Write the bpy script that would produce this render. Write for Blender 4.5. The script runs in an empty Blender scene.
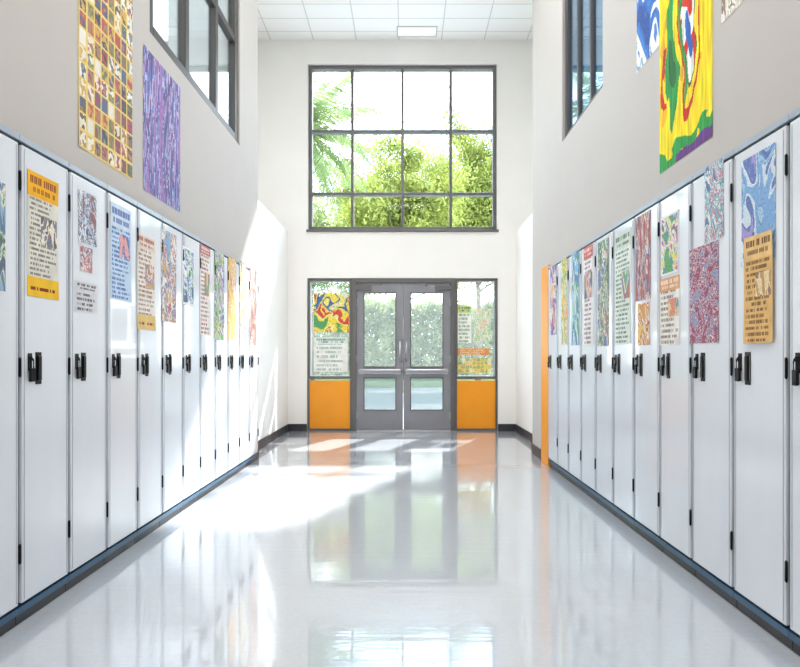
import bpy, bmesh, math, random
from mathutils import Vector, Matrix, noise
S = bpy.context.scene
C = S.collection
F = 565.0; VX = 406.0; VY = 357.0; CH = 1.04
YB = F*CH/74.0
random.seed(7)

def lin(c):
    return tuple((x/12.92 if x <= .04045 else ((x+.055)/1.055)**2.4) for x in c)
def h2(s):
    return lin(tuple(int(s[i:i+2], 16)/255 for i in (0, 2, 4)))

# ------------------------------------------------------------------ materials
def mat(name, col, rough=.5, metal=0., noise_amt=0., nscale=8., stretch=(1, 1, 1), bump=0., coat=0., spec=.5):
    m = bpy.data.materials.new(name); m.use_nodes = True
    nt = m.node_tree; N = nt.nodes; L = nt.links
    p = N['Principled BSDF']
    p.inputs['Roughness'].default_value = rough; p.inputs['Metallic'].default_value = metal
    p.inputs['Coat Weight'].default_value = coat
    p.inputs['Specular IOR Level'].default_value = spec
    tc = N.new('ShaderNodeTexCoord'); mp = N.new('ShaderNodeMapping'); mp.inputs['Scale'].default_value = stretch
    nz = N.new('ShaderNodeTexNoise'); nz.inputs['Scale'].default_value = nscale; nz.inputs['Detail'].default_value = 5
    L.new(tc.outputs['Object'], mp.inputs[0]); L.new(mp.outputs[0], nz.inputs['Vector'])
    r = N.new('ShaderNodeValToRGB')
    r.color_ramp.elements[0].position = .3; r.color_ramp.elements[1].position = .7
    r.color_ramp.elements[0].color = tuple(c*(1-noise_amt) for c in col)+(1,)
    r.color_ramp.elements[1].color = tuple(min(1, c*(1+noise_amt)) for c in col)+(1,)
    L.new(nz.outputs['Fac'], r.inputs[0]); L.new(r.outputs[0], p.inputs['Base Color'])
    if bump:
        b = N.new('ShaderNodeBump'); b.inputs['Strength'].default_value = bump; b.inputs['Distance'].default_value = .01
        L.new(nz.outputs['Fac'], b.inputs['Height']); L.new(b.outputs[0], p.inputs['Normal'])
    return m

M = {}
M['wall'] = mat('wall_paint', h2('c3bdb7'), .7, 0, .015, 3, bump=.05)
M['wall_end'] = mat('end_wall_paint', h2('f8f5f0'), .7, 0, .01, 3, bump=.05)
M['door_white'] = mat('locker_white', (.77, .81, .865), .20, 0, .05, 1.3, (2.5, 2.5, .6), coat=.5)
M['locker_body'] = mat('locker_body_gap_shade', (.006, .008, .014), .45, .2, .05, 6)  # near-black body: shade of the gaps between doors put into the colour
M['rim'] = mat('locker_rim', (.40, .46, .54), .3, .3, .03, 6)
M['plinth'] = mat('plinth_dark', (.008, .012, .02), .35, 0, .1, 6)
M['strip'] = mat('plinth_blue_strip', (.02, .09, .18), .3, 0, .1, 6)
M['black'] = mat('black_metal', (.008, .008, .010), .35, .5, .1, 20)
M['steel'] = mat('brushed_steel', (.50, .51, .53), .3, 1, .08, 30, (1, 1, 8))
M['frame'] = mat('grey_frame', h2('6a6867'), .45, .2, .04, 6)
M['lightframe'] = mat('light_grey_frame', h2('c2c0be'), .45, 0, .04, 6)
M['doorgrey'] = mat('door_grey', h2('909095'), .4, .1, .04, 6)
M['frame_dark'] = mat('dark_bronze_frame', h2('45403d'), .45, .2, .05, 6)
M['orange'] = mat('orange_panel', h2('fba01c'), .4, 0, .03, 4)
M['base'] = mat('baseboard_dark', h2('34373d'), .4, 0, .05, 6)
M['bark'] = mat('bark', (.14, .11, .075), .9, 0, .4, 6, (4, 4, 1), bump=.5)
M['lawn'] = mat('lawn', (.09, .15, .04), .9, 0, .4, 3)
M['pave'] = mat('pavement', (.30, .32, .32), .8, 0, .06, 2)

def glass_mat(name, tint, refl, haze=0, hcol=(1, 1, 1)):
    m = bpy.data.materials.new(name); m.use_nodes = True; nt = m.node_tree; N = nt.nodes; L = nt.links
    N.remove(N['Principled BSDF']); out = N['Material Output']
    t = N.new('ShaderNodeBsdfTransparent'); t.inputs[0].default_value = tint+(1,)
    g = N.new('ShaderNodeBsdfGlossy'); g.inputs['Roughness'].default_value = .03
    lw_ = N.new('ShaderNodeLayerWeight'); lw_.inputs[0].default_value = .5
    pw = N.new('ShaderNodeMath'); pw.operation = 'POWER'; pw.inputs[1].default_value = 4
    mu = N.new('ShaderNodeMath'); mu.operation = 'MULTIPLY_ADD'; mu.inputs[1].default_value = refl; mu.inputs[2].default_value = refl*.04
    mx = N.new('ShaderNodeMixShader')
    src = t.outputs[0]
    if haze:
        d = N.new('ShaderNodeBsdfTranslucent'); d.inputs[0].default_value = hcol+(1,)
        hx = N.new('ShaderNodeMixShader'); hx.inputs[0].default_value = haze
        L.new(t.outputs[0], hx.inputs[1]); L.new(d.outputs[0], hx.inputs[2]); src = hx.outputs[0]
    L.new(lw_.outputs['Facing'], pw.inputs[0]); L.new(pw.outputs[0], mu.inputs[0]); L.new(mu.outputs[0], mx.inputs[0]); L.new(src, mx.inputs[1]); L.new(g.outputs[0], mx.inputs[2])
    L.new(mx.outputs[0], out.inputs[0]); return m
M['glass'] = glass_mat('clear_glass', (.98, .99, .99), .05)
M['glass_door'] = glass_mat('door_glass_painted_haze', (.97, .98, .98), .05, .05, (.50, .54, .54))  # pale haze mixed into the pane so the foliage behind looks brighter
M['glass_blue'] = glass_mat('blue_tinted_glass', (.84, .89, .91), .9)
M['glass_deep'] = glass_mat('deep_blue_glass', (.42, .60, .76), .9)
M['frosted'] = glass_mat('frosted_grey_blue_glass', (.61, .61, .605), .3, .25, (.16, .20, .20))

def leaf_mat(name, a, b):
    m = bpy.data.materials.new(name); m.use_nodes = True; nt = m.node_tree; N = nt.nodes; L = nt.links
    N.remove(N['Principled BSDF']); out = N['Material Output']
    tc = N.new('ShaderNodeTexCoord'); nz = N.new('ShaderNodeTexNoise'); nz.inputs['Scale'].default_value = 1.6; nz.inputs['Detail'].default_value = 6
    r = N.new('ShaderNodeValToRGB'); r.color_ramp.elements[0].position = .35; r.color_ramp.elements[1].position = .65
    r.color_ramp.elements[0].color = a+(1,); r.color_ramp.elements[1].color = b+(1,)
    d = N.new('ShaderNodeBsdfDiffuse'); t = N.new('ShaderNodeBsdfTranslucent'); mx = N.new('ShaderNodeMixShader'); mx.inputs[0].default_value = .5
    L.new(tc.outputs['Object'], nz.inputs['Vector']); L.new(nz.outputs[0], r.inputs[0])
    L.new(r.outputs[0], d.inputs[0]); L.new(r.outputs[0], t.inputs[0]); L.new(d.outputs[0], mx.inputs[1]); L.new(t.outputs[0], mx.inputs[2]); L.new(mx.outputs[0], out.inputs[0])
    return m
M['leaf_a'] = leaf_mat('leaf_yellow_green', (.16, .20, .05), (.44, .48, .13))
M['leaf_b'] = leaf_mat('leaf_mid_green', (.17, .22, .09), (.42, .47, .20))
M['leaf_c'] = leaf_mat('leaf_palm', (.12, .18, .07), (.30, .37, .16))
M['leaf_d'] = leaf_mat('leaf_hedge', (.22, .26, .16), (.46, .50, .30))

def floor_mat():
    m = bpy.data.materials.new('polished_floor'); m.use_nodes = True; nt = m.node_tree; N = nt.nodes; L = nt.links
    p = N['Principled BSDF']; tc = N.new('ShaderNodeTexCoord')
    n1 = N.new('ShaderNodeTexNoise'); n1.inputs['Scale'].default_value = 60; n1.inputs['Detail'].default_value = 3
    r = N.new('ShaderNodeValToRGB'); r.color_ramp.elements[0].position = .3; r.color_ramp.elements[1].position = .75
    r.color_ramp.elements[0].color = (.50, .53, .57, 1); r.color_ramp.elements[1].color = (.53, .56, .60, 1)
    n2 = N.new('ShaderNodeTexNoise'); n2.inputs['Scale'].default_value = 1.7; n2.inputs['Detail'].default_value = 4
    mr = N.new('ShaderNodeMapRange'); mr.inputs[1].default_value = .3; mr.inputs[2].default_value = .7; mr.inputs[3].default_value = .16; mr.inputs[4].default_value = .24
    # fine cross-grain of the buffed wax: tilts mostly along the corridor
    b = N.new('ShaderNodeBump'); b.inputs['Strength'].default_value = .03; b.inputs['Distance'].default_value = .02
    n3 = N.new('ShaderNodeTexNoise'); n3.inputs['Scale'].default_value = 4; n3.inputs['Detail'].default_value = 3
    mp = N.new('ShaderNodeMapping'); mp.inputs['Scale'].default_value = (.35, 6, 1)
    for n in (n1, n2): L.new(tc.outputs['Object'], n.inputs['Vector'])
    L.new(tc.outputs['Object'], mp.inputs[0]); L.new(mp.outputs[0], n3.inputs['Vector'])
    L.new(n1.outputs[0], r.inputs[0]); L.new(r.outputs[0], p.inputs['Base Color'])
    L.new(n2.outputs[0], mr.inputs[0]); L.new(mr.outputs[0], p.inputs['Roughness'])
    L.new(n3.outputs[0], b.inputs['Height']); L.new(b.outputs[0], p.inputs['Normal']); L.new(b.outputs[0], p.inputs['Coat Normal'])
    p.inputs['Coat Weight'].default_value = 1.; p.inputs['Coat Roughness'].default_value = .02; p.inputs['Coat IOR'].default_value = 1.8
    p.inputs['Specular IOR Level'].default_value = 1.
    return m
M['floor'] = floor_mat()

def ceil_mat():
    m = bpy.data.materials.new('ceiling_tiles'); m.use_nodes = True; nt = m.node_tree; N = nt.nodes; L = nt.links
    p = N['Principled BSDF']; p.inputs['Roughness'].default_value = .9; tc = N.new('ShaderNodeTexCoord')
    mp = N.new('ShaderNodeMapping'); mp.inputs['Location'].default_value = (.1, .06, 0)
    br = N.new('ShaderNodeTexBrick'); br.offset = 0; br.squash = 1
    br.inputs['Scale'].default_value = 1; br.inputs['Brick Width'].default_value = .6; br.inputs['Row Height'].default_value = .3
    br.inputs['Mortar Size'].default_value = .008; br.inputs['Mortar Smooth'].default_value = .1
    br.inputs['Color1'].default_value = (.97, .96, .94, 1); br.inputs['Color2'].default_value = (.95, .94, .92, 1); br.inputs['Mortar'].default_value = (.70, .69, .68, 1)
    L.new(tc.outputs['Object'], mp.inputs[0]); L.new(mp.outputs[0], br.inputs['Vector']); L.new(br.outputs[0], p.inputs['Base Color'])
    return m
M['ceil'] = ceil_mat()

def paint_mat():
    m = bpy.data.materials.new('printed_paper'); m.use_nodes = True; nt = m.node_tree; N = nt.nodes; L = nt.links
    p = N['Principled BSDF']; p.inputs['Roughness'].default_value = .6; p.inputs['Specular IOR Level'].default_value = .25
    a = N.new('ShaderNodeAttribute'); a.attribute_name = 'Col'; L.new(a.outputs['Color'], p.inputs['Base Color'])
    return m
M['paper'] = paint_mat()
def emis(name, col, st):
    m = bpy.data.materials.new(name); m.use_nodes = True; p = m.node_tree.nodes['Principled BSDF']
    p.inputs['Base Color'].default_value = (.8, .8, .8, 1); p.inputs['Emission Color'].default_value = col+(1,); p.inputs['Emission Strength'].default_value = st
    return m
M['diffuser'] = emis('light_diffuser', (1, .98, .95), .35)

# ------------------------------------------------------------------ mesh helpers
def box(bm, x0, x1, y0, y1, z0, z1, bev=0, seg=2):
    r = bmesh.ops.create_cube(bm, size=1)
    vs = r['verts']
    bmesh.ops.scale(bm, vec=(x1-x0, y1-y0, z1-z0), verts=vs)
    bmesh.ops.translate(bm, vec=((x0+x1)/2, (y0+y1)/2, (z0+z1)/2), verts=vs)
    if bev:
        es = list({e for v in vs for e in v.link_edges})
        bmesh.ops.bevel(bm, geom=es, offset=bev, segments=seg, affect='EDGES', profile=.5)
def cyl(bm, p, q, r0, r1=None, n=10):
    p = Vector(p); q = Vector(q); r1 = r0 if r1 is None else r1
    d = q-p
    mt = Matrix.Translation((p+q)/2) @ d.to_track_quat('Z', 'Y').to_matrix().to_4x4()
    bmesh.ops.create_cone(bm, cap_ends=True, segments=n, radius1=r0, radius2=r1, depth=d.length, matrix=mt)
def tube(bm, pts, radii, n=8):
    rings = []
    for i, p in enumerate(pts):
        a = Vector(pts[max(0, i-1)]); b = Vector(pts[min(len(pts)-1, i+1)])
        q = (b-a).to_track_quat('Z', 'Y'); r = radii[i] if isinstance(radii, (list, tuple)) else radii
        rings.append([bm.verts.new(Vector(p)+q @ Vector((math.cos(t)*r, math.sin(t)*r, 0))) for t in [2*math.pi*k/n for k in range(n)]])
    for a, b in zip(rings, rings[1:]):
        for k in range(n): bm.faces.new((a[k], a[(k+1) % n], b[(k+1) % n], b[k]))
    bm.faces.new(rings[0][::-1]); bm.faces.new(rings[-1])
def obj(name, bm, m, parent=None, smooth=False):
    me = bpy.data.meshes.new(name); bmesh.ops.recalc_face_normals(bm, faces=bm.faces) if smooth is not None else None
    bm.to_mesh(me); bm.free(); me.materials.append(m)
    if smooth:
        for f in me.polygons: f.use_smooth = True
    o = bpy.data.objects.new(name, me); C.objects.link(o)
    if parent: o.parent = parent
    return o
def NB(): return bmesh.new()
def tag(o, label=None, cat=None, group=None, kind=None):
    if label: o['label'] = label
    if cat: o['category'] = cat
    if group: o['group'] = group
    if kind: o['kind'] = kind
    return o
def empty(name, loc=(0, 0, 0), rz=0):
    o = bpy.data.objects.new(name, None); C.objects.link(o); o.location = loc; o.rotation_euler = (0, 0, rz); o.empty_display_size = .1; return o
def boxobj(name, m, b, parent=None, bev=0):
    bm = NB(); box(bm, *b, bev=bev); return obj(name, bm, m, parent)
def copy_tree(o, parent=None):
    c = o.copy(); C.objects.link(c); c.parent = parent
    for ch in list(o.children): copy_tree(ch, c)
    return c
def wall_holes(bm, axis, t0, t1, a0, a1, z0, z1, holes):
    xs = sorted({a0, a1, *[h[0] for h in holes], *[h[1] for h in holes]}); zs = sorted({z0, z1, *[h[2] for h in holes], *[h[3] for h in holes]})
    for i in range(len(xs)-1):
        for j in range(len(zs)-1):
            cx = (xs[i]+xs[i+1])/2; cz = (zs[j]+zs[j+1])/2
            if any(h[0] < cx < h[1] and h[2] < cz < h[3] for h in holes): continue
            if axis == 'x': box(bm, xs[i], xs[i+1], t0, t1, zs[j], zs[j+1])
            else: box(bm, t0, t1, xs[i], xs[i+1], zs[j], zs[j+1])
    bmesh.ops.remove_doubles(bm, verts=bm.verts, dist=1e-5)
    seen = {}
    for f in bm.faces: seen.setdefault(frozenset(f.verts), []).append(f)
    dead = [f for fs in seen.values() if len(fs) > 1 for f in fs]
    if dead: bmesh.ops.delete(bm, geom=dead, context='FACES')

def PX(x): return (x-VX)*CH/74      # on the end wall
def PZ(y): return CH+(VY-y)*CH/74

# ------------------------------------------------------------------ room shell
XL = -1.489; XR = 1.349          # locker door planes
WL = -1.52; WR = 1.375
LT = 1.90                        # locker top
CZ = 5.50
LY0, LW, LN = 1.862, .319, 12; LY1 = LY0+LW*LN
RY0, RW, RN = 1.660, .337, 11; RY1 = RY0+RW*RN
WLE = 5.80; WRE = 6.14
YW = YB+.2
BK = -3.0

tag(boxobj('floor', M['floor'], (-2.4, 2.4, BK, YW, -.1, 0)), kind='structure')
tag(boxobj('ceiling', M['ceil'], (-5.6, 5.6, BK, YW, CZ, CZ+.1)), kind='structure')
wx0, wx1, wz0, wz1 = PX(308), PX(497), PZ(230), PZ(64)
ex0, ex1, ez1 = PX(307), PX(498), PZ(278)
bm = NB(); wall_holes(bm, 'x', YB, YW, -2.4, 2.4, 0, CZ, [(wx0, wx1, wz0, wz1), (ex0, ex1, 0, ez1)])
tag(obj('wall_end', bm, M['wall_end']), kind='structure')
lw = (3.35, 5.16, 2.97, 5.2); rw = (3.95, 4.97, 2.93, 5.2)
bm = NB(); wall_holes(bm, 'y', WL-.15, WL, BK, WLE, LT+.012, CZ, [lw])
box(bm, WL-.15, WL+.02, BK, LY0-.003, 0, LT+.012)
box(bm, WL-.15, WL, LY1+.003, WLE, 0, LT+.012)
box(bm, -2.0, XL-.38, BK, WLE, 0, LT+.012); box(bm, -2.0, WL-.15, BK, WLE, LT+.012, LT+.1)
box(bm, -2.4, WL-.15, WLE-.1, WLE, 0, CZ)
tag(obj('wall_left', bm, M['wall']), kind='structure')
bm = NB(); wall_holes(bm, 'y', WR, WR+.15, BK, WRE, LT+.012, CZ, [rw])
box(bm, WR-.02, WR+.15, BK, RY0-.003, 0, LT+.012)
box(bm, WR, WR+.15, RY1+.28, WRE, 0, LT+.012)
box(bm, XR+.38, 1.95, BK, WRE, 0, LT+.012); box(bm, WR+.15, 1.95, BK, WRE, LT+.012, LT+.1)
box(bm, WR+.15, 2.4, WRE-.1, WRE, 0, CZ)
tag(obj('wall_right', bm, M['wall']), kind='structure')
NL, NR = PX(288), PX(516); LG = PZ(232)
tag(boxobj('wall_niche_left', M['wall_end'], (-2.25, NL, WLE, YB, 0, LG)), kind='structure')
tag(boxobj('wall_niche_right', M['wall_end'], (NR, 2.25, WRE, YB, 0, LG)), kind='structure')
tag(boxobj('wall_upper_left', M['wall_end'], (-2.4, -2.25, WLE, YB, 0, CZ)), kind='structure')
tag(boxobj('wall_upper_right', M['wall_end'], (2.25, 2.4, WRE, YB, 0, CZ)), kind='structure')
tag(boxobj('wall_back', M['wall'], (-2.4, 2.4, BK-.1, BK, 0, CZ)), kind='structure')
for s, n in ((-1, 'left'), (1, 'right')):
    tag(boxobj('floor_upper_'+n, M['wall_end'], (min(s*2.0, s*5.5), max(s*2.0, s*5.5), BK, YW, 2.45, 2.55)), kind='structure')
    bm = NB(); wall_holes(bm, 'y', min(s*5.5, s*5.6), max(s*5.5, s*5.6), BK, YW, 0, CZ, [(3.0, 8.0, 2.75, 5.3)])
    tag(obj('wall_outer_'+n, bm, M['wall_end']), kind='structure')
def bb(name, b): tag(boxobj(name, M['base'], b), kind='structure')
bb('baseboard_niche_left', (NL, NL+.012, WLE, YB-.013, 0, .10)); bb('baseboard_niche_right', (NR-.012, NR, WRE, YB-.013, 0, .10))
bb('baseboard_end_left', (NL, ex0, YB-.012, YB, 0, .10)); bb('baseboard_end_right', (ex1, NR, YB-.012, YB, 0, .10))
bb('baseboard_right', (WR-.012, WR, RY1+.28, WRE, 0, .10)); bb('baseboard_left', (WL, WL+.012, LY1+.003, WLE, 0, .10))
bb('baseboard_return_right', (WR, NR, WRE, WRE+.012, 0, .10)); 
tag(boxobj('trim_1', M['orange'], (XR, XR+.3, RY1+.004, RY1+.275, 0, LT+.02), bev=.004), kind='structure')

# ------------------------------------------------------------------ windows
def window(name, axis, t, a0, a1, z0, z1, cols, rows, fm, gm, fw=.045, dep=.10, mw=None):
    mw = mw or fw*.8
    r = empty(name, ((a0+a1)/2, t, z0) if axis == 'x' else (t, (a0+a1)/2, z0)); tag(r, kind='structure')
    w = (a1-a0)/2; h = z1-z0
    def B(bm, u0, u1, d0, d1, v0, v1, bev=.004):
        if axis == 'x': box(bm, u0, u1, d0, d1, v0, v1, bev=bev, seg=1)
        else: box(bm, d0, d1, u0, u1, v0, v1, bev=bev, seg=1)
    bm = NB(); d = dep/2
    B(bm, -w, -w+fw, -d, d, 0, h); B(bm, w-fw, w, -d, d, 0, h); B(bm, -w+fw, w-fw, -d, d, 0, fw); B(bm, -w+fw, w-fw, -d, d, h-fw, h)
    for c in cols: B(bm, c-(a0+a1)/2-mw/2, c-(a0+a1)/2+mw/2, -d*.9, d*.9, fw, h-fw)
    for q in rows: B(bm, -w+fw, w-fw, -d*.86, d*.86, q-z0-mw/2, q-z0+mw/2)
    obj('window_frame', bm, fm, r)
    bm = NB(); B(bm, -w+.01, w-.01, -.004, .004, .01, h-.01, bev=0); obj('window_pane', bm, gm, r)
    return r
window('window_1', 'x', YB+.08, wx0+.002, wx1-.002, wz0+.002, wz1-.002, [PX(352), PX(402.5), PX(451)], [PZ(130), PZ(193)], M['frame'], M['glass'], .05, .1)
boxobj('window_sill', M['frame'], (-(wx1-wx0)/2-.02, (wx1-wx0)/2+.02, -.11, -.05, -.03, .0), bpy.data.objects['window_1'], .004)
window('window_2', 'x', YB+.08, ex0+.002, PX(352), PZ(379), ez1-.002, [], [], M['frame'], M['glass_door'], .04, .1)
window('window_3', 'x', YB+.08, PX(455), ex1-.002, PZ(379), ez1-.002, [], [], M['frame'], M['glass_door'], .04, .1)
window('window_4', 'y', WL-.05, lw[0]+.002, lw[1]-.002, lw[2]+.002, lw[3]-.002, [3.98, 4.60], [3.9], M['frame_dark'], M['glass_blue'], .08, .07)
window('window_5', 'y', WR+.05, rw[0]+.002, rw[1]-.002, rw[2]+.002, rw[3]-.002, [4.3, 4.62], [], M['frame_dark'], M['glass_deep'], .055, .05)
window('window_6', 'x', YB+.1, -5.5, -2.4, 2.55, CZ, [-4.7, -3.95, -3.2], [3.9], M['frame'], M['glass'], .07, .12)
window('window_7', 'x', YB+.1, 2.4, 5.5, 2.55, CZ, [3.2, 3.95, 4.7], [3.9], M['frame'], M['glass'], .07, .12)
window('window_8', 'y', -5.55, 3.0, 8.0, 2.75, 5.3, [5.5], [], M['frame'], M['glass'], .07, .09)
window('window_9', 'y', 5.55, 3.0, 8.0, 2.75, 5.3, [5.5], [], M['frame'], M['glass'], .07, .09)
for n, (a, b) in enumerate(((ex0+.002, PX(352)), (PX(455), ex1-.002))):
    r = empty('trim_%d' % (n+2), ((a+b)/2, YB+.06, 0)); tag(r, kind='structure'); w = (b-a)/2
    boxobj('orange_panel', M['orange'], (-w+.03, w-.03, -.03, .03, .03, PZ(380)-.01), r, .003)
    bm = NB(); 
    box(bm, -w, -w+.03, -.045, .045, 0, PZ(379)-.003); box(bm, w-.03, w, -.045, .045, 0, PZ(379)-.003); box(bm, -w+.03, w-.03, -.045, .045, 0, .03)
    obj('panel_frame', bm, M['frame'], r)
dx0, dx1 = PX(352)+.001, PX(455)-.001
r = empty('trim_4', ((dx0+dx1)/2, YB+.07, 0)); tag(r, kind='structure'); w = (dx1-dx0)/2
bm = NB(); box(bm, -w, -w+.06, -.07, .06, 0, ez1-.003, bev=.004); box(bm, w-.06, w, -.07, .06, 0, ez1-.003, bev=.004); box(bm, -w+.06, w-.06, -.07, .06, ez1-.063, ez1-.003, bev=.004)
obj('door_frame', bm, M['frame'], r)
boxobj('threshold', M['steel'], (-w+.06, w-.06, -.06, .06, 0, .012), r, .003)
def glazed_door(name, x0, x1, handside):
    r = empty(name, ((x0+x1)/2, YB+.06, .014)); tag(r, kind='structure')
    w = (x1-x0)/2; H = ez1-.068-.014; st = .095
    g0, g1 = .27, H-.13
    bm = NB(); box(bm, -w, -w+st, -.022, .022, 0, H, bev=.003); box(bm, w-st, w, -.022, .022, 0, H, bev=.003)
    box(bm, -w+st, w-st, -.022, .022, 0, g0, bev=.003); box(bm, -w+st, w-st, -.022, .022, g1, H, bev=.003); box(bm, -w+st, w-st, -.022, .022, .74, .88, bev=.003)
    leaf = obj('door_leaf', bm, M['doorgrey'], r)
    bm = NB()
    for (a, b) in ((g0, .74), (.88, g1)):
        for q in ((-w+st, -w+st+.014, a, b), (w-st-.014, w-st, a, b), (-w+st+.014, w-st-.014, a, a+.014), (-w+st+.014, w-st-.014, b-.014, b)):
            box(bm, q[0], q[1], -.028, -.01, q[2], q[3])
    obj('glazing_bead', bm, M['frame'], leaf)
    boxobj('lower_pane', M['frosted'], (-w+st-.005, w-st+.005, -.004, .004, g0, .74), leaf); boxobj('upper_pane', M['glass_door'], (-w+st-.005, w-st+.005, -.004, .004, .88, g1), leaf)
    bm = NB(); box(bm, -w+.03, w-.03, -.085, -.055, .79, .85, bev=.008)
    for s in (-1, 1): box(bm, s*(w-.07)-.03, s*(w-.07)+.03, -.06, -.022, .78, .86, bev=.004)
    obj('push_bar', bm, M['steel'], r)
    bm = NB(); hx = handside*(w-.04)
    tube(bm, [(hx, -.022, .98), (hx, -.07, .99), (hx, -.075, 1.1), (hx, -.07, 1.24), (hx, -.022, 1.25)], .011, 8); obj('door_handle', bm, M['steel'], r, True)
    bm = NB(); box(bm, -handside*(w-.10)-.11, -handside*(w-.10)+.11-.0, -.07, -.022, H-.10, H-.04, bev=.005); cyl(bm, (0, -.045, H-.03), (handside*.02-.0, -.09, H-.03), .008)
    obj('door_closer', bm, M['frame'], r)
    for z in (.2, 1.0, 1.8):
        bm = NB(); cyl(bm, (-handside*w*.995, -.028, z-.05), (-handside*w*.995, -.028, z+.05), .009); obj('hinge', bm, M['steel'], r)
mid = PX(403.2)
glazed_door('door_1', dx0+.064, mid-.003, 1); glazed_door('door_2', mid+.003, dx1-.064, -1)

# ------------------------------------------------------------------ lockers
ORD = ['first', 'second', 'third', 'fourth', 'fifth', 'sixth', 'seventh', 'eighth', 'ninth', 'tenth', 'eleventh', 'twelfth']
def make_locker(w):
    r = empty('locker'); a = w/2
    bm = NB(); box(bm, -a+.002, a-.002, .020, .36, .065, LT-.004); obj('body', bm, M['locker_body'], r)
    bm = NB(); box(bm, -a+.001, a-.001, .002, .0195, LT-.024, LT, bev=.002); obj('top_rim', bm, M['rim'], r)
    bm = NB(); box(bm, -a+.001, a-.001, .018, .34, 0, .07, bev=.002); pl = obj('plinth', bm, M['plinth'], r)
    bm = NB(); box(bm, -a+.001, a-.001, .004, .0175, .046, .072, bev=.001); tag(obj('plinth_strip', bm, M['strip'], pl), 'blue strip')
    bm = NB(); d0, d1 = -a+.0105, a-.0105; z0, z1 = .084, LT-.036
    box(bm, d0, d1, 0, .0175, z0, z1, bev=.004, seg=3)
    door = obj('door', bm, M['door_white'], r)
    bm = NB()
    for s in (-1, 1): box(bm, s*(a-.0225)-.0015, s*(a-.0225)+.0015, -.0014, .001, z0+.012, z1-.012)
    obj('edge_fold', bm, M['rim'], door)
    hx = -a+.106
    bm = NB(); box(bm, hx-.018, hx+.018, -.003, 0, .93, 1.06, bev=.0012); obj('latch_plate', bm, M['black'], door)
    bm = NB(); box(bm, hx-.011, hx+.011, -.010, -.003, .945, 1.045, bev=.003, seg=2); obj('handle', bm, M['black'], door)
    bm = NB(); box(bm, hx+.0140, hx+.0165, -.0045, -.0025, .945, 1.045); obj('handle_strip', bm, M['steel'], door)
    lx = -a+.054
    bm = NB(); box(bm, lx-.012, lx+.012, -.003, 0, .985, 1.055, bev=.001)
    pts = [(lx, -.002, 1.037), (lx, -.010, 1.039), (lx, -.014, 1.033), (lx, -.010, 1.026), (lx, -.002, 1.028)]
    tube(bm, pts, .0028, 6); obj('hasp', bm, M['black'], door)
    for z in (.28, 1.0, 1.72):
        bm = NB(); cyl(bm, (a-.0045, -.002, z-.035), (a-.0045, -.002, z+.035), .005, n=10); cyl(bm, (a-.0045, -.002, z-.039), (a-.0045, -.002, z+.039), .003, n=8)
        obj('hinge', bm, M['black'], door)
    return r
def make_padlock():
    r = empty('padlock')
    bm = NB(); box(bm, -.013, .013, -.005, .005, -.098, -.044, bev=.002, seg=2); obj('lock_body', bm, M['black'], r, False)
    bm = NB(); pts = [(-.008, 0, -.045), (-.008, 0, -.017)]+[(-.008*math.cos(t), 0, -.017+.012*math.sin(t)) for t in [math.pi*k/6 for k in range(1, 6)]]+[(.008, 0, -.017), (.008, 0, -.045)]
    tube(bm, pts, .0024, 8); obj('shackle', bm, M['black'], r, True)
    bm = NB(); cyl(bm, (0, 0, -.101), (0, 0, -.097), .0035); obj('keyhole', bm, M['steel'], r)
    return r
pl0 = make_padlock(); plused = [False]
def row(side, y0, w, n, X, rz, posters):
    proto = make_locker(w)
    for i in range(n):
        o = proto if i == 0 else copy_tree(proto)
        yc = y0+w*(i+.5)
        o.location = (X, yc, 0); o.rotation_euler = (0, 0, rz)
        tag(o, '%s white locker from the camera, %s row, %s' % (ORD[i], side, posters[i]), 'locker', 'white lockers along the %s wall' % side)
        p = pl0 if not plused[0] else copy_tree(pl0); plused[0] = True
        lx = -w/2+.054; sx = 1 if side == 'left' else -1
        p.location = (X+sx*.0105, yc+sx*lx, 1.028+.012); p.rotation_euler = (0, 0, rz+random.uniform(-.08, .08))
        tag(p, 'small black padlock hanging on the %s locker from the camera, %s row' % (ORD[i], side), 'padlock', 'padlocks on the %s lockers' % side)
row('left', LY0, LW, LN, XL, math.pi/2, ['teal picture at its edge', 'yellow-headed notice on door', 'three small sheets on door', 'pale blue sheet on door', 'cream and red text sheet', 'blue and ochre sheet on door', 'slim blue and green sheet', 'red and white sheet on door', 'green sheet on door', 'orange sheet on door', 'yellow and blue sheet on door', 'last before the far corner'])
row('right', RY0, RW, RN, XR, -math.pi/2, ['bare door cut by the frame', 'blue swirl art and tan notice', 'teal art above crimson art', 'landscape art over white notice', 'red striped art on door', 'pale green text sheet on door', 'dark green sheet on door', 'pale red-lettered sheet on door', 'blue sheet on door', 'yellow sheet on door', 'beside the orange pillar'])

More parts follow.
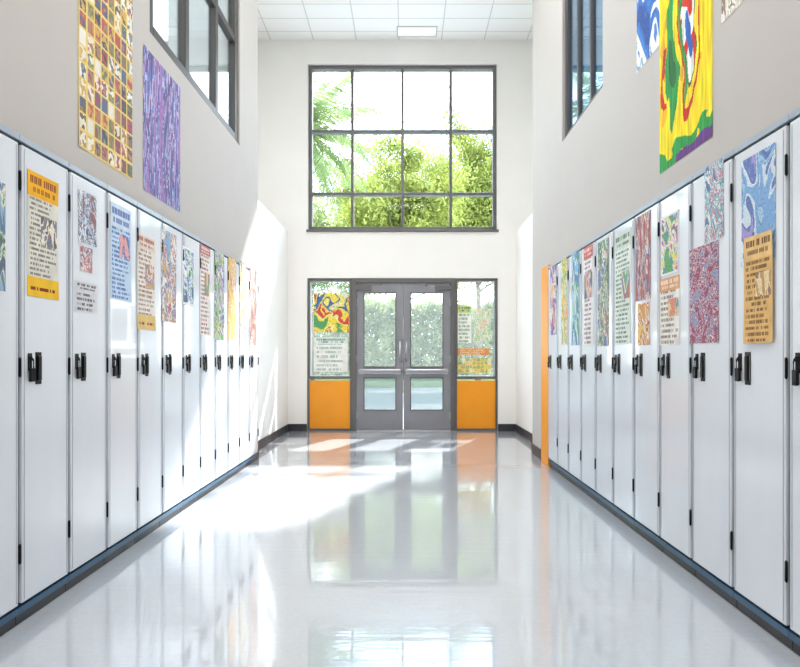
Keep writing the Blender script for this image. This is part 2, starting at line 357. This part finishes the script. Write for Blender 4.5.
# ------------------------------------------------------------------ posters
def hsh(*a):
    x = math.sin(sum(v*k for v, k in zip(a, (12.9898, 78.233, 37.719, 4.581))))*43758.5453
    return x-math.floor(x)
def mixc(a, b, t): return tuple(x*(1-t)+y*t for x, y in zip(a, b))
PALE = h2('e0dedc')
def P_noise(pal, fu, fv, seed, warp=.3, fade=.16, border=None, det=.5):
    pal = [mixc(h2(p), PALE, fade) for p in pal]; bd = h2(border) if border else None
    def f(u, v):
        if bd and (u < .06 or u > .94 or v < .035 or v > .965): return bd
        du = noise.noise(Vector((u*3, v*3, seed+9)))*warp
        q = Vector(((u+du)*fu, (v-du)*fv, seed))
        t = noise.noise(q)*.95+.5+det*noise.noise(q*2.7)+det*.5*noise.noise(q*6.3)
        t = max(0, min(.9999, t))*len(pal); i = int(t)
        c = pal[i]
        if t-i < .09 and i % 2: c = mixc(c, (.05, .05, .07), .5)
        k = 1+.3*noise.noise(Vector((u*34, v*46, seed)))
        return tuple(min(.95, x*k) for x in c)
    return f
def P_text(bg, ink, head, hink, rows, seed, hf=.16, foot=None, pic=None):
    rows = int(rows*2.1)
    bg, ink, head, hink = [h2(x) for x in (bg, ink, head, hink)]; foot = h2(foot) if foot else None
    pc = P_noise(pic, 4, 4, seed) if pic else None
    pa = .36+.16*hsh(seed, 1); pb = pa+.2+.1*hsh(seed, 2); pl_, pr = (.06, .94) if hsh(seed, 4) > .5 else (.42, .94)
    def f(u, v):
        w = 1+.16*noise.noise(Vector((u*5, v*7, seed)))
        def o(c): return tuple(min(.93, x*w) for x in c)
        if v > 1-hf:
            t = (1-v)/hf
            if .18 < t < .45 and .08 < u < .92 and hsh(int(u*16), seed, 1) > .12 and (u*16) % 1 > .28: return hink
            if .6 < t < .8 and .12 < u < .88 and hsh(int(u*24), seed, 2) > .2 and (u*24) % 1 > .3: return hink
            return o(head)
        if foot and v < .16:
            if .05 < v < .08 and hsh(int(u*24), seed, 3) > .35 and .1 < u < .9: return hink
            return o(foot)
        if pc and pa < v < pb and pl_ < u < pr: return pc(u, v)
        k = int(v*rows); t = v*rows-k
        if .25 < t < .78 and .07 < u < .93-.25*hsh(k, seed, 7) and hsh(int(u*36), k, seed) > .24: return mixc(ink, bg, .1+.35*hsh(int(u*36), k, 3))
        return o(bg)
    return f
def P_grid(cols, rows, pal, border, seed):
    pal = [mixc(h2(p), PALE, .08) for p in pal]; bd = h2(border)
    def f(u, v):
        a = u*cols; b = v*rows; i, j = int(a), int(b); a -= i; b -= j
        if a < .16 or b < .14: return bd
        c = pal[int(hsh(i, j, seed)*len(pal)) % len(pal)]; d = pal[int(hsh(i, j, seed+5)*len(pal)) % len(pal)]
        n = noise.noise(Vector((u*cols*2.4, v*rows*2.4, seed)))
        return d if n > .02 else (mixc(c, bd, .3) if n < -.3 else c)
    return f
def P_arch():
    ye, gr, rd, wh, pu, og, dk, bl = map(h2, ('f8dc1c', '2f9a48', 'd0301f', 'f3efe6', '6a3f86', 'f2b41c', '2b6a3a', '2f62b4'))
    def f(u, v):
        n = noise.noise(Vector((u*2.2, v*3.5, 2.2)))*.16+.03*noise.noise(Vector((u*22, v*9, 1))); m_ = noise.noise(Vector((u*2.5, v*3, 12.2)))*.10
        x = u+n; y = v+m_
        sh = 1.0+.5*noise.noise(Vector((u*30, v*6, 4)))
        def o(c): return tuple(min(.95, q*sh) for q in c)
        b = noise.noise(Vector((u*4, v*9, 1)))
        if v < .045+.04*b: return o(pu if u > .35 else gr)
        if v < .10+.07*b: return o(gr if noise.noise(Vector((u*5, v*8, 5))) > -.15 else ye)
        d1 = math.hypot((x-.24)/.09, (y-.50)/.34); d2 = math.hypot((x-.62)/.22, (y-.56)/.38)
        if .86 < d2 < 1.0: return o(rd)
        if d2 <= .86:
            if .58 < d2 < .64: return o(dk)
            if d2 <= .28: return o(bl)
            if d2 <= .58: return o(wh if noise.noise(Vector((u*9, v*9, 3))) > -.1 else rd)
            return o(gr if x < .55 else ye)
        if d1 < 1: return o(gr if d1 > .45 else dk)
        if abs(x-.11) < .03 and .3 < v < .6: return o(rd)
        return o(ye if noise.noise(Vector((u*6, v*9, 8))) > -.45 else og)
    return f
def poster(name, label, cat, side, y0, y1, z0, z1, paint, X, nu=72, nv=150, group=None, curl=.004, axis='y'):
    w = y1-y0; h = z1-z0
    verts = []; faces = []; cols = []
    sx = 1 if side == 'left' else -1
    sd = hsh(y0, z0)*10
    for j in range(nv+1):
        for i in range(nu+1):
            u = i/nu; v = j/nv
            off = .0015+curl*(max(0, abs(u-.5)*2-.6)**2*5)*(abs(v-.5)*2)**3*(.5+.5*math.sin(sd+u*3+v*5))
            if axis == 'y':
                verts.append((sx*off, sx*(u-.5)*w, (v-.5)*h))
            else: verts.append(((u-.5)*w, -off, (v-.5)*h))
    for j in range(nv):
        for i in range(nu):
            a = j*(nu+1)+i; faces.append((a, a+1, a+nu+2, a+nu+1))
            cols.append(paint((i+.5)/nu, (j+.5)/nv))
    me = bpy.data.meshes.new(name); me.from_pydata(verts, [], faces)
    at = me.color_attributes.new('Col', 'FLOAT_COLOR', 'CORNER')
    buf = []
    for c in cols: buf += [c[0], c[1], c[2], 1.0]*4
    at.data.foreach_set('color', buf)
    for p in me.polygons: p.use_smooth = True
    me.materials.append(M['paper'])
    o = bpy.data.objects.new(name, me); C.objects.link(o)
    o.location = (X, (y0+y1)/2, (z0+z1)/2) if axis == 'y' else ((y0+y1)/2, X, (z0+z1)/2)
    tag(o, label, cat, group); return o
def onwall(name, label, cat, side, px0, px1, pt, pb, paint, wall=False, lift=0, **k):
    X = {('left', 0): XL, ('right', 0): XR, ('left', 1): WL, ('right', 1): WR}[(side, int(wall))]
    d0 = F*abs(X)/abs(px0-VX); d1 = F*abs(X)/abs(px1-VX); y0, y1 = min(d0, d1), max(d0, d1)
    pc = (px0+px1)/2; d = F*abs(X)/abs(pc-VX); sc = F/d
    z0 = CH+(VY-pb)/sc; z1 = CH+(VY-pt)/sc
    if 'z' in k: z0, z1 = k.pop('z')
    s = 1 if side == 'left' else -1
    return poster(name, label, cat, side, y0, y1, z0, z1, paint, X+s*lift, **k)
GL = 'papers taped to the left lockers'; GR = 'papers taped to the right lockers'; GW = 'large artworks on the upper walls'
onwall('collage_poster', 'tall collage poster of small pictures on yellow, upper left wall', 'poster', 'left', 78, 132, 0, 0,
       P_grid(8, 13, ['b8483a', '6a4a3a', 'e8e2d2', '4a5a7a', 'd0a54a', '8c3f5a', '68764a', 'efe9dc', 'a9785a', '3a3a42'], 'e8cc78', 3), True, z=(2.02, 3.06), group=GW, nu=100, nv=200)
onwall('streaked_painting', 'purple and blue vertically streaked painting beside the left high window', 'painting', 'left', 143, 180, 0, 0,
       P_noise(['3f3a7a', '6a5aa0', '5a7ab8', 'c0b0d8', '7a4a86', '4a3a86', 'b8bce0', '5a62a8', '9a6ab0'], 10, .8, 4.4, .06, .06), True, z=(2.01, 2.85), group=GW, nu=90, nv=130)
onwall('arch_painting', 'yellow painting with green, red and white loops, upper right wall', 'painting', 'right', 713, 660, 0, 0, P_arch(), True, z=(2.03, 3.10), group=GW, nu=120, nv=220)
onwall('brushwork_painting', 'white sheet with blue brushwork beside the right high window', 'painting', 'right', 660, 637, 0, 0,
       P_noise(['1f4f9a', '2f6ac0', '3a80c8', 'f4f2ee', 'f0f0ee', '8ab0d0', 'f4f2ee', 'f0f0ee'], 1.6, 2.0, 17.7, .5, det=.2, fade=.03), True, z=(2.73, 3.25), group=GW)
onwall('small_poster', 'small cream and brown sheet high above the nearest right lockers', 'poster', 'right', 742, 722, 0, 0,
       P_noise(['f2ece0', '8a6a50', 'f4f0ea', 'd8c8b0', 'efe8dc'], 3, 5, 1.7), True, z=(2.49, 2.9), group=GW)
L = [
 ('picture', 'teal, navy and green picture on the nearest left locker, cut by the frame', -14, 5, 180, 290, P_noise(['2a7f8f', '3f5fa0', '88b0c8', 'e8e2d0', '49a06a', '2b3f6a'], 2, 4, 2.2)),
 ('notice', 'long notice with bold yellow heading and yellow foot, left lockers', 27, 58, 176, 298, P_text('e2ded2', '4a4440', 'f4b41a', '8a2a14', 12, 3, .2, 'f4c22a', ['b8543a', '4a6a8a', 'efe4cc', '3a3a3a'])),
 ('picture', 'blue and white figure drawing above two smaller sheets, left lockers', 78, 96, 193, 244, P_noise(['dfe4ea', '3a6aa8', 'e8e8e8', '2b3f76', 'c0cad8', '8a4a4a'], 3, 4, 5.1)),
 ('picture', 'tiny red and pink drawing between two sheets, left lockers', 80, 92, 247, 272, P_noise(['e8dcd8', 'c0403a', 'e4e0e0', '4a5a8a', 'd86a6a'], 3, 3, 6.1)),
 ('notice', 'small grey notice with black lettering low on a left locker', 75, 97, 283, 312, P_text('d8d8dc', '1c1c22', 'd8d8dc', '1c1c22', 3, 6, .3)),
 ('notice', 'pale blue sheet with blue writing, left lockers', 110, 131, 206, 300, P_text('c4daee', '2a5ab0', 'd4e2f0', '1a4aa8', 10, 7, .25, None, ['5a94d4', 'c8dcf0', '2a5fb0', 'e8a0a0'])),
 ('notice', 'cream sheet with red-brown text and yellow foot, left lockers', 137, 155, 236, 330, P_text('e8e0d6', '8a5a4a', 'e0d0c4', 'a8483a', 10, 8, .15, 'e0c480', ['c8705a', 'e0d8c8', '6a7aa0', 'c8a060'])),
 ('picture', 'blue, ochre and white patterned sheet, left lockers', 161, 176, 232, 322, P_noise(['e8e4dc', '3a6ab0', 'd8a04a', 'e8e4dc', 'b04a4a', '6aa8d0'], 3, 6, 8.3)),
 ('picture', 'slim blue and green drawing, seventh left locker', 182, 194, 248, 305, P_noise(['1a4a8a', '3a9a6a', 'e8ece8', '2a70b8', 'f0f0ea'], 2.5, 5, 9.3, border='eef0ee')),
 ('notice', 'red and white lettered sheet, eighth left locker', 200, 210, 246, 335, P_text('e8e2dc', '9a4a48', 'c87068', 'ece4dc', 10, 9, .1, None, ['c86a60', '5a8a6a', 'f0d880'])),
 ('picture', 'green and violet banded sheet, ninth left locker', 214, 224, 252, 340, P_noise(['3a9a3a', 'e8e8e0', '7a50b0', 'c8d870', '2f7a4a'], 2, 6, 10.3)),
 ('picture', 'orange and yellow sheet, tenth left locker', 228, 236, 258, 340, P_noise(['f0b040', 'f0d85a', 'e0805a', 'f0e8d8', 'e0b05a'], 2, 6, 11.3)),
 ('picture', 'yellow and blue sheet, eleventh left locker', 239.5, 246, 262, 342, P_noise(['f0d850', '4a7ac0', 'f0ece0', 'e8bc50'], 2, 6, 12.3)),
 ('picture', 'red and cream sheet on the farthest left locker', 250, 256, 268, 345, P_noise(['d0605a', 'f0e0d0', 'e0806a', '8a5a5a'], 2, 6, 13.3)),
]
for nm, lb, a, b, t, bo, pa in L: onwall(nm, lb, nm, 'left', a, b, t, bo, pa, group=GL)
R = [
 ('picture', 'blue swirling artwork behind the tan notice, right lockers', 742, 776, 152, 262, P_noise(['2a5aa8', '4a86d0', '9ac8e4', '6aa4dc', 'd4e4f0', '3a68b8', 'a090d8'], 1.2, 1.6, 3.1, .5, det=.25), 0),
 ('notice', 'tan notice with dark text over the blue artwork, right lockers', 746, 775, 234, 343, P_text('e6bb78', '6a3f22', 'ecc484', '5a2f1a', 9, 13, .22, None, ['c88a4a', 'f0d89a', '8a5a3a']), .007),
 ('picture', 'teal and rose floral sheet above the crimson artwork, right lockers', 705, 724, 163, 240, P_noise(['2a9aa8', 'dfeae8', 'c85a7a', '5ab8c8', 'e4e8e8', '2f6aa0'], 3, 5, 4.1), 0),
 ('picture', 'crimson and violet crowd artwork, right lockers', 690, 719, 245, 343, P_noise(['a02f48', '5a2f7a', 'e0b0bc', 'b05a68', '4a3f74', 'e8d0d0', 'a05a78', '8a96c0'], 5, 9, 9.1, .1, fade=.12), 0),
 ('picture', 'green and blue landscape over a white notice, right lockers', 661, 679, 214, 274, P_noise(['3aa04a', '2a76c8', 'e0d84a', 'e4ece8', 'c850a0', '2f7a5a'], 2.4, 3, 5.7, border='ecece8'), 0),
 ('notice', 'white notice with orange blocks below the landscape, right lockers', 660, 680, 277, 345, P_text('ece8e0', '6a4a3a', 'e0a87a', 'f0e8dc', 6, 15, .2, None, ['e0805a', 'e8c89a', '5a8a9a']), 0),
 ('picture', 'red and blue striped artwork, fifth right locker', 636, 651, 214, 300, P_noise(['a83a3a', '4a5a9a', 'e0d0c4', 'c8705a', '5a3f5a'], 6, 2.4, 6.7, .1), 0),
 ('picture', 'small yellow and red drawing under the striped artwork', 638, 650, 303, 345, P_noise(['f0c840', 'c0402f', 'ece0c8', 'd8902a'], 3, 3, 7.1), 0),
 ('notice', 'pale green sheet with green text, sixth right locker', 615, 631, 232, 344, P_text('dfe6dc', '3f6f60', 'cfdccf', '2f5a4c', 12, 17, .15, None, ['5a9a7a', 'e8e4b8', '4a7ab0', 'b86a50']), 0),
 ('picture', 'dark green and cream artwork, seventh right locker', 598, 609, 240, 346, P_noise(['2f6a4a', 'e4e4d8', '4a8a64', '9a6a4a', 'e0e4d8', '4a6a9a'], 2.5, 6, 8.7), 0),
 ('notice', 'white sheet with red heading and dark print, eighth right locker', 584, 593, 246, 345, P_text('e8e4e2', '6a4a58', 'c86a60', 'f0ece8', 10, 19, .12, None, ['b86a78', 'e8d0a8', '4a6aa8', '5a4a4a']), 0),
 ('picture', 'blue and green artwork, ninth right locker', 572, 579.5, 252, 345, P_noise(['2a68c0', '3aa064', 'e0e8ec', '5ab0dc'], 2, 6, 9.9), 0),
 ('picture', 'yellow and green artwork, tenth right locker', 561.5, 567.5, 258, 344, P_noise(['f0c83a', '6aa83a', 'ece8d8', 'e0903a'], 2, 6, 10.9), 0),
 ('picture', 'red and blue sheet next to the orange pillar', 550.5, 556.5, 266, 335, P_noise(['c8402f', '3a50b0', 'e8e4e0', 'e0a84a'], 2, 6, 11.9), 0),
]
for nm, lb, a, b, t, bo, pa, lf in R: onwall(nm, lb, nm, 'right', b, a, t, bo, pa, lift=lf, group=GR)
def onglass(nm, lb, x0, x1, yt, yb, pa):
    poster(nm, lb, nm, 'left', PX(x0), PX(x1), PZ(yb), PZ(yt), pa, YB+.072, axis='x', group='papers on the sidelight glass', nu=50, nv=50)
onglass('picture', 'small red, yellow, green and blue painting in the left sidelight', 313, 349, 293, 332, P_noise(['4aa060', 'f0d840', 'f0e890', 'd8402f', 'f4dc50', '3a68a8', 'f0e470', 'e8e4d0', '5aa860'], 1.8, 1.8, 6.3, .3, .05, det=.2))
onglass('notice', 'white sheet with faint text at the left sidelight bottom', 313, 347, 337, 372, P_text('efefe8', '9ab4a8', 'e0e8e0', '7a9a8c', 4, 22, .2))
onglass('notice', 'narrow white and green notice in the right sidelight', 458, 472, 305, 343, P_text('f0f0e8', '7a9a6a', 'c8d88a', '4a6a4a', 5, 23, .2))
onglass('notice', 'narrow orange banner across the right sidelight', 458, 490, 348, 355, P_text('ec9a5a', 'f4e4c0', 'ec9a5a', 'f4e4c0', 2, 24, .1))
onglass('picture', 'yellow sheet with coloured dots low in the right sidelight', 458, 492, 358, 373, P_grid(9, 4, ['f0d05a', 'e8a05a', '7ab07a', 'f4e8c0'], 'f0dc74', 25))
onglass('picture', 'pale green drawing at the right sidelight edge', 475, 491, 308, 341, P_noise(['d8e8c8', 'a8cc7a', 'f0f0e4', 'e8c88a'], 3, 4, 14.1))

# ------------------------------------------------------------------ ceiling lights and added fill
def light_fix(x, y, w, d, label, power):
    r = empty('ceiling_light', (x, y, CZ)); tag(r, label, 'ceiling light', 'recessed ceiling lights')
    bm = NB(); z0, z1 = -.008, -.001
    for b in ((-w/2, w/2, -d/2, -d/2+.015), (-w/2, w/2, d/2-.015, d/2), (-w/2, -w/2+.015, -d/2+.015, d/2-.015), (w/2-.015, w/2, -d/2+.015, d/2-.015)): box(bm, b[0], b[1], b[2], b[3], z0, z1)
    obj('light_frame', bm, M['lightframe'], r); boxobj('diffuser', M['diffuser'], (-w/2+.015, w/2-.015, -d/2+.015, d/2-.015, -.006, -.001), r)
    if power:
        l = bpy.data.lights.new('ceiling_fill_lamp', 'AREA'); l.shape = 'RECTANGLE'; l.size = w; l.size_y = d; l.energy = power; l.color = (1, .985, .965)
        o = bpy.data.objects.new('ceiling_fill_lamp', l); C.objects.link(o); o.location = (x, y, CZ-.03)
light_fix(.15, 7.74, .55, .24, 'recessed rectangular light in the tiled ceiling above the end window', 0)
for k, y in enumerate((4.9, 2.2, -.6)):  # unseen fixtures added along the ceiling to fill the corridor with light
    light_fix(0, y, 1.2, .6, ['added fill light over the middle of the corridor', 'added fill light over the near lockers', 'added fill light behind the camera'][k], (45, 65, 95)[k])

# ------------------------------------------------------------------ outside
tag(boxobj('pavement', M['pave'], (-30, 30, YW, 20, -.14, -.04)), kind='structure')
tag(boxobj('lawn', M['lawn'], (-60, 60, 20, 90, -.14, -.03)), kind='structure')
def leaves(bm, cen, rad, n, size, rng):
    cen = Vector(cen)
    blobs = []
    for k in range(150):
        d = Vector((rng.gauss(0, 1), rng.gauss(0, 1), rng.gauss(0, 1))).normalized()*rng.uniform(.1, 1.2)
        blobs.append((cen+Vector((d.x*rad[0], d.y*rad[1], d.z*rad[2])), rng.uniform(.10, .24)))
    for i in range(n):
        c, s = rng.choice(blobs)
        d = Vector((rng.gauss(0, 1), rng.gauss(0, 1), rng.gauss(0, 1)))*.7*s*rng.uniform(.6, 1.3)
        p = c+Vector((d.x*rad[0], d.y*rad[1], d.z*rad[2]))
        a = Vector((rng.gauss(0, 1), rng.gauss(0, 1), rng.gauss(0, 1))).normalized(); b = a.orthogonal().normalized()
        s2 = size*rng.uniform(.6, 1.3)
        bm.faces.new([bm.verts.new(p+a*s2), bm.verts.new(p+b*s2*.45), bm.verts.new(p-a*s2), bm.verts.new(p-b*s2*.45)])
def tree(x, y, zc, rad, m, label, seed, n=12000):
    rng = random.Random(seed); r = empty('tree', (x, y, -.03)); tag(r, label, 'tree', 'trees outside the glass')
    bm = NB(); leaves(bm, (0, 0, zc), rad, n, .07, rng)
    obj('crown', bm, M[m], r, None)
    bm = NB(); tube(bm, [(0, 0, 0), (.05, 0, zc*.35), (-.04, .05, zc*.7), (0, 0, zc+.3)], [.13, .10, .07, .04], 10)
    for k in range(7):
        t = 2*math.pi*k/7; z = zc*.5+.25*k; tube(bm, [(0, 0, z), (math.cos(t)*rad[0]*.35, math.sin(t)*rad[1]*.35, z+.6), (math.cos(t)*rad[0]*.65, math.sin(t)*rad[1]*.65, z+1.3)], [.05, .03, .012], 6)
    obj('trunk', bm, M['bark'], r, True)
tree(-.2, 17, 5.3, (1.9, .9, 2.0), 'leaf_a', 'yellow-green tree seen in the middle panes of the high window', 1, 26000)
tree(2.6, 20.4, 6.8, (2.5, .9, 3.0), 'leaf_a', 'tall bright tree seen in the right panes of the high window', 2, 42000)
tree(-3.6, 21.5, 5.4, (2.1, 1.0, 2.6), 'leaf_b', 'mid green tree behind the palm', 3, 24000)
tree(7.8, 24, 5.4, (1.9, 1.2, 3.0), 'leaf_b', 'mid green tree outside to the right', 4, 9000)
tree(-8.9, 23, 5.2, (1.9, 1.2, 2.8), 'leaf_b', 'mid green tree outside to the left of the palm', 5, 7000)
tree(-.1, 26, 7.2, (4.2, 1.0, 3.6), 'leaf_b', 'wide pale tree farthest back behind the middle panes', 6, 70000)
def hedge(x0, x1, y, h, label, seed):
    rng = random.Random(seed); r = empty('hedge', ((x0+x1)/2, y, -.03)); tag(r, label, 'hedge')
    bm = NB(); w = (x1-x0)/2
    for i in range(34000):
        p = Vector((rng.uniform(-w, w), rng.uniform(-.5, .5), 0)); p.z = rng.uniform(.05, h*(.85+.18*noise.noise(Vector((p.x*.7, seed, 0)))))
        a = Vector((rng.gauss(0, 1), rng.gauss(0, 1), rng.gauss(0, 1))).normalized(); b = a.orthogonal().normalized(); s = rng.uniform(.08, .17)
        bm.faces.new([bm.verts.new(p+a*s), bm.verts.new(p+b*s*.5), bm.verts.new(p-a*s), bm.verts.new(p-b*s*.5)])
    obj('foliage', bm, M['leaf_d'], r, None)
    bm = NB(); 
    for k in range(int(w*2)): tube(bm, [(-w+k+.5, 0, 0), (-w+k+.55, 0, h*.6)], [.05, .02], 6)
    obj('stems', bm, M['bark'], r, True)
hedge(-7, 7, 29, 4.6, 'long tall green hedge beyond the lawn, seen through the doors', 11)
r = empty('palm_tree', (-2.62, 14, -.04)); tag(r, 'palm tree seen in the left panes of the high window', 'palm tree')
bm = NB(); PZT = 6.6; tube(bm, [(.0, 0, 0), (.0, 0, 2.2), (.0, 0, 4.4), (0, 0, PZT)], [.2, .16, .14, .15], 12); obj('trunk', bm, M['bark'], r, True)
rng = random.Random(5)
for k in range(44):
    az = k*2.39996; el = math.radians(80-k*2.9); ln = rng.uniform(2.0, 2.6)
    bm = NB(); pts = []; p = Vector((0, 0, PZT)); e = el
    for i in range(11):
        pts.append(p.copy()); p = p+Vector((math.cos(az)*math.cos(e), math.sin(az)*math.cos(e), math.sin(e)))*ln/10; e -= .13
    tube(bm, pts, [.016-.0012*i for i in range(11)], 5)
    side = Vector((-math.sin(az), math.cos(az), 0))
    for i in range(2, 52):
        t = i/52*10; a = int(t); q = pts[a].lerp(pts[min(10, a+1)], t-a); dr = (pts[min(10, a+1)]-pts[max(0, a-1)]).normalized(); L_ = .6*math.sin(math.pi*min(1, .12+t/10*.9))+.08
        for s in (-1, 1):
            tip = q+(side*s*.8+dr*.6+Vector((0, 0, -.35-rng.random()*.4))).normalized()*L_*rng.uniform(.8, 1.1)
            m_ = q.lerp(tip, .4)+dr*.024
            bm.faces.new([bm.verts.new(q), bm.verts.new(m_), bm.verts.new(tip), bm.verts.new(q.lerp(tip, .4)-dr*.024)])
    obj('frond', bm, M['leaf_c'], r, None)

# ------------------------------------------------------------------ light
wd = bpy.data.worlds.new('sky'); S.world = wd; wd.use_nodes = True; nt = wd.node_tree; N = nt.nodes; Lk = nt.links
bg = N['Background']; tc = N.new('ShaderNodeTexCoord'); sp = N.new('ShaderNodeSeparateXYZ'); nz = N.new('ShaderNodeTexNoise'); nz.inputs['Scale'].default_value = 3; nz.inputs['Detail'].default_value = 6
mp = N.new('ShaderNodeMapping'); mp.inputs['Scale'].default_value = (1, 1, 2.5)
r1 = N.new('ShaderNodeValToRGB'); r1.color_ramp.elements[0].color = (.76, .89, 1, 1); r1.color_ramp.elements[1].color = (.46, .70, 1, 1); r1.color_ramp.elements[0].position = .0; r1.color_ramp.elements[1].position = .6
r2 = N.new('ShaderNodeValToRGB'); r2.color_ramp.elements[0].position = .42; r2.color_ramp.elements[1].position = .62
mx = N.new('ShaderNodeMix'); mx.data_type = 'RGBA'; mx.inputs[7].default_value = (.94, .97, 1, 1)
Lk.new(tc.outputs['Generated'], sp.inputs[0]); Lk.new(sp.outputs['Z'], r1.inputs[0]); Lk.new(tc.outputs['Generated'], mp.inputs[0]); Lk.new(mp.outputs[0], nz.inputs['Vector'])
Lk.new(nz.outputs[0], r2.inputs[0]); Lk.new(r2.outputs[0], mx.inputs[0]); Lk.new(r1.outputs[0], mx.inputs[6]); Lk.new(mx.outputs[2], bg.inputs[0])
bg.inputs[1].default_value = 8.0
sl = bpy.data.lights.new('sun', 'SUN'); sl.energy = 16; sl.angle = .04; sl.color = (1, .98, .95)
so = bpy.data.objects.new('sun', sl); C.objects.link(so); so.rotation_euler = Vector((-.27, -.64, -.71)).to_track_quat('-Z', 'Y').to_euler()

cam = bpy.data.cameras.new('camera'); co = bpy.data.objects.new('camera', cam); C.objects.link(co)
co.location = (0, 0, CH); co.rotation_euler = (math.pi/2, 0, 0)
cam.sensor_width = 36; cam.lens = 36*F/800; cam.shift_x = -(VX-400)/800; cam.shift_y = (VY-333.5)/800
cam.clip_start = .05; cam.clip_end = 300
S.camera = co
try:
    S.view_settings.view_transform = 'Standard'
except Exception: pass
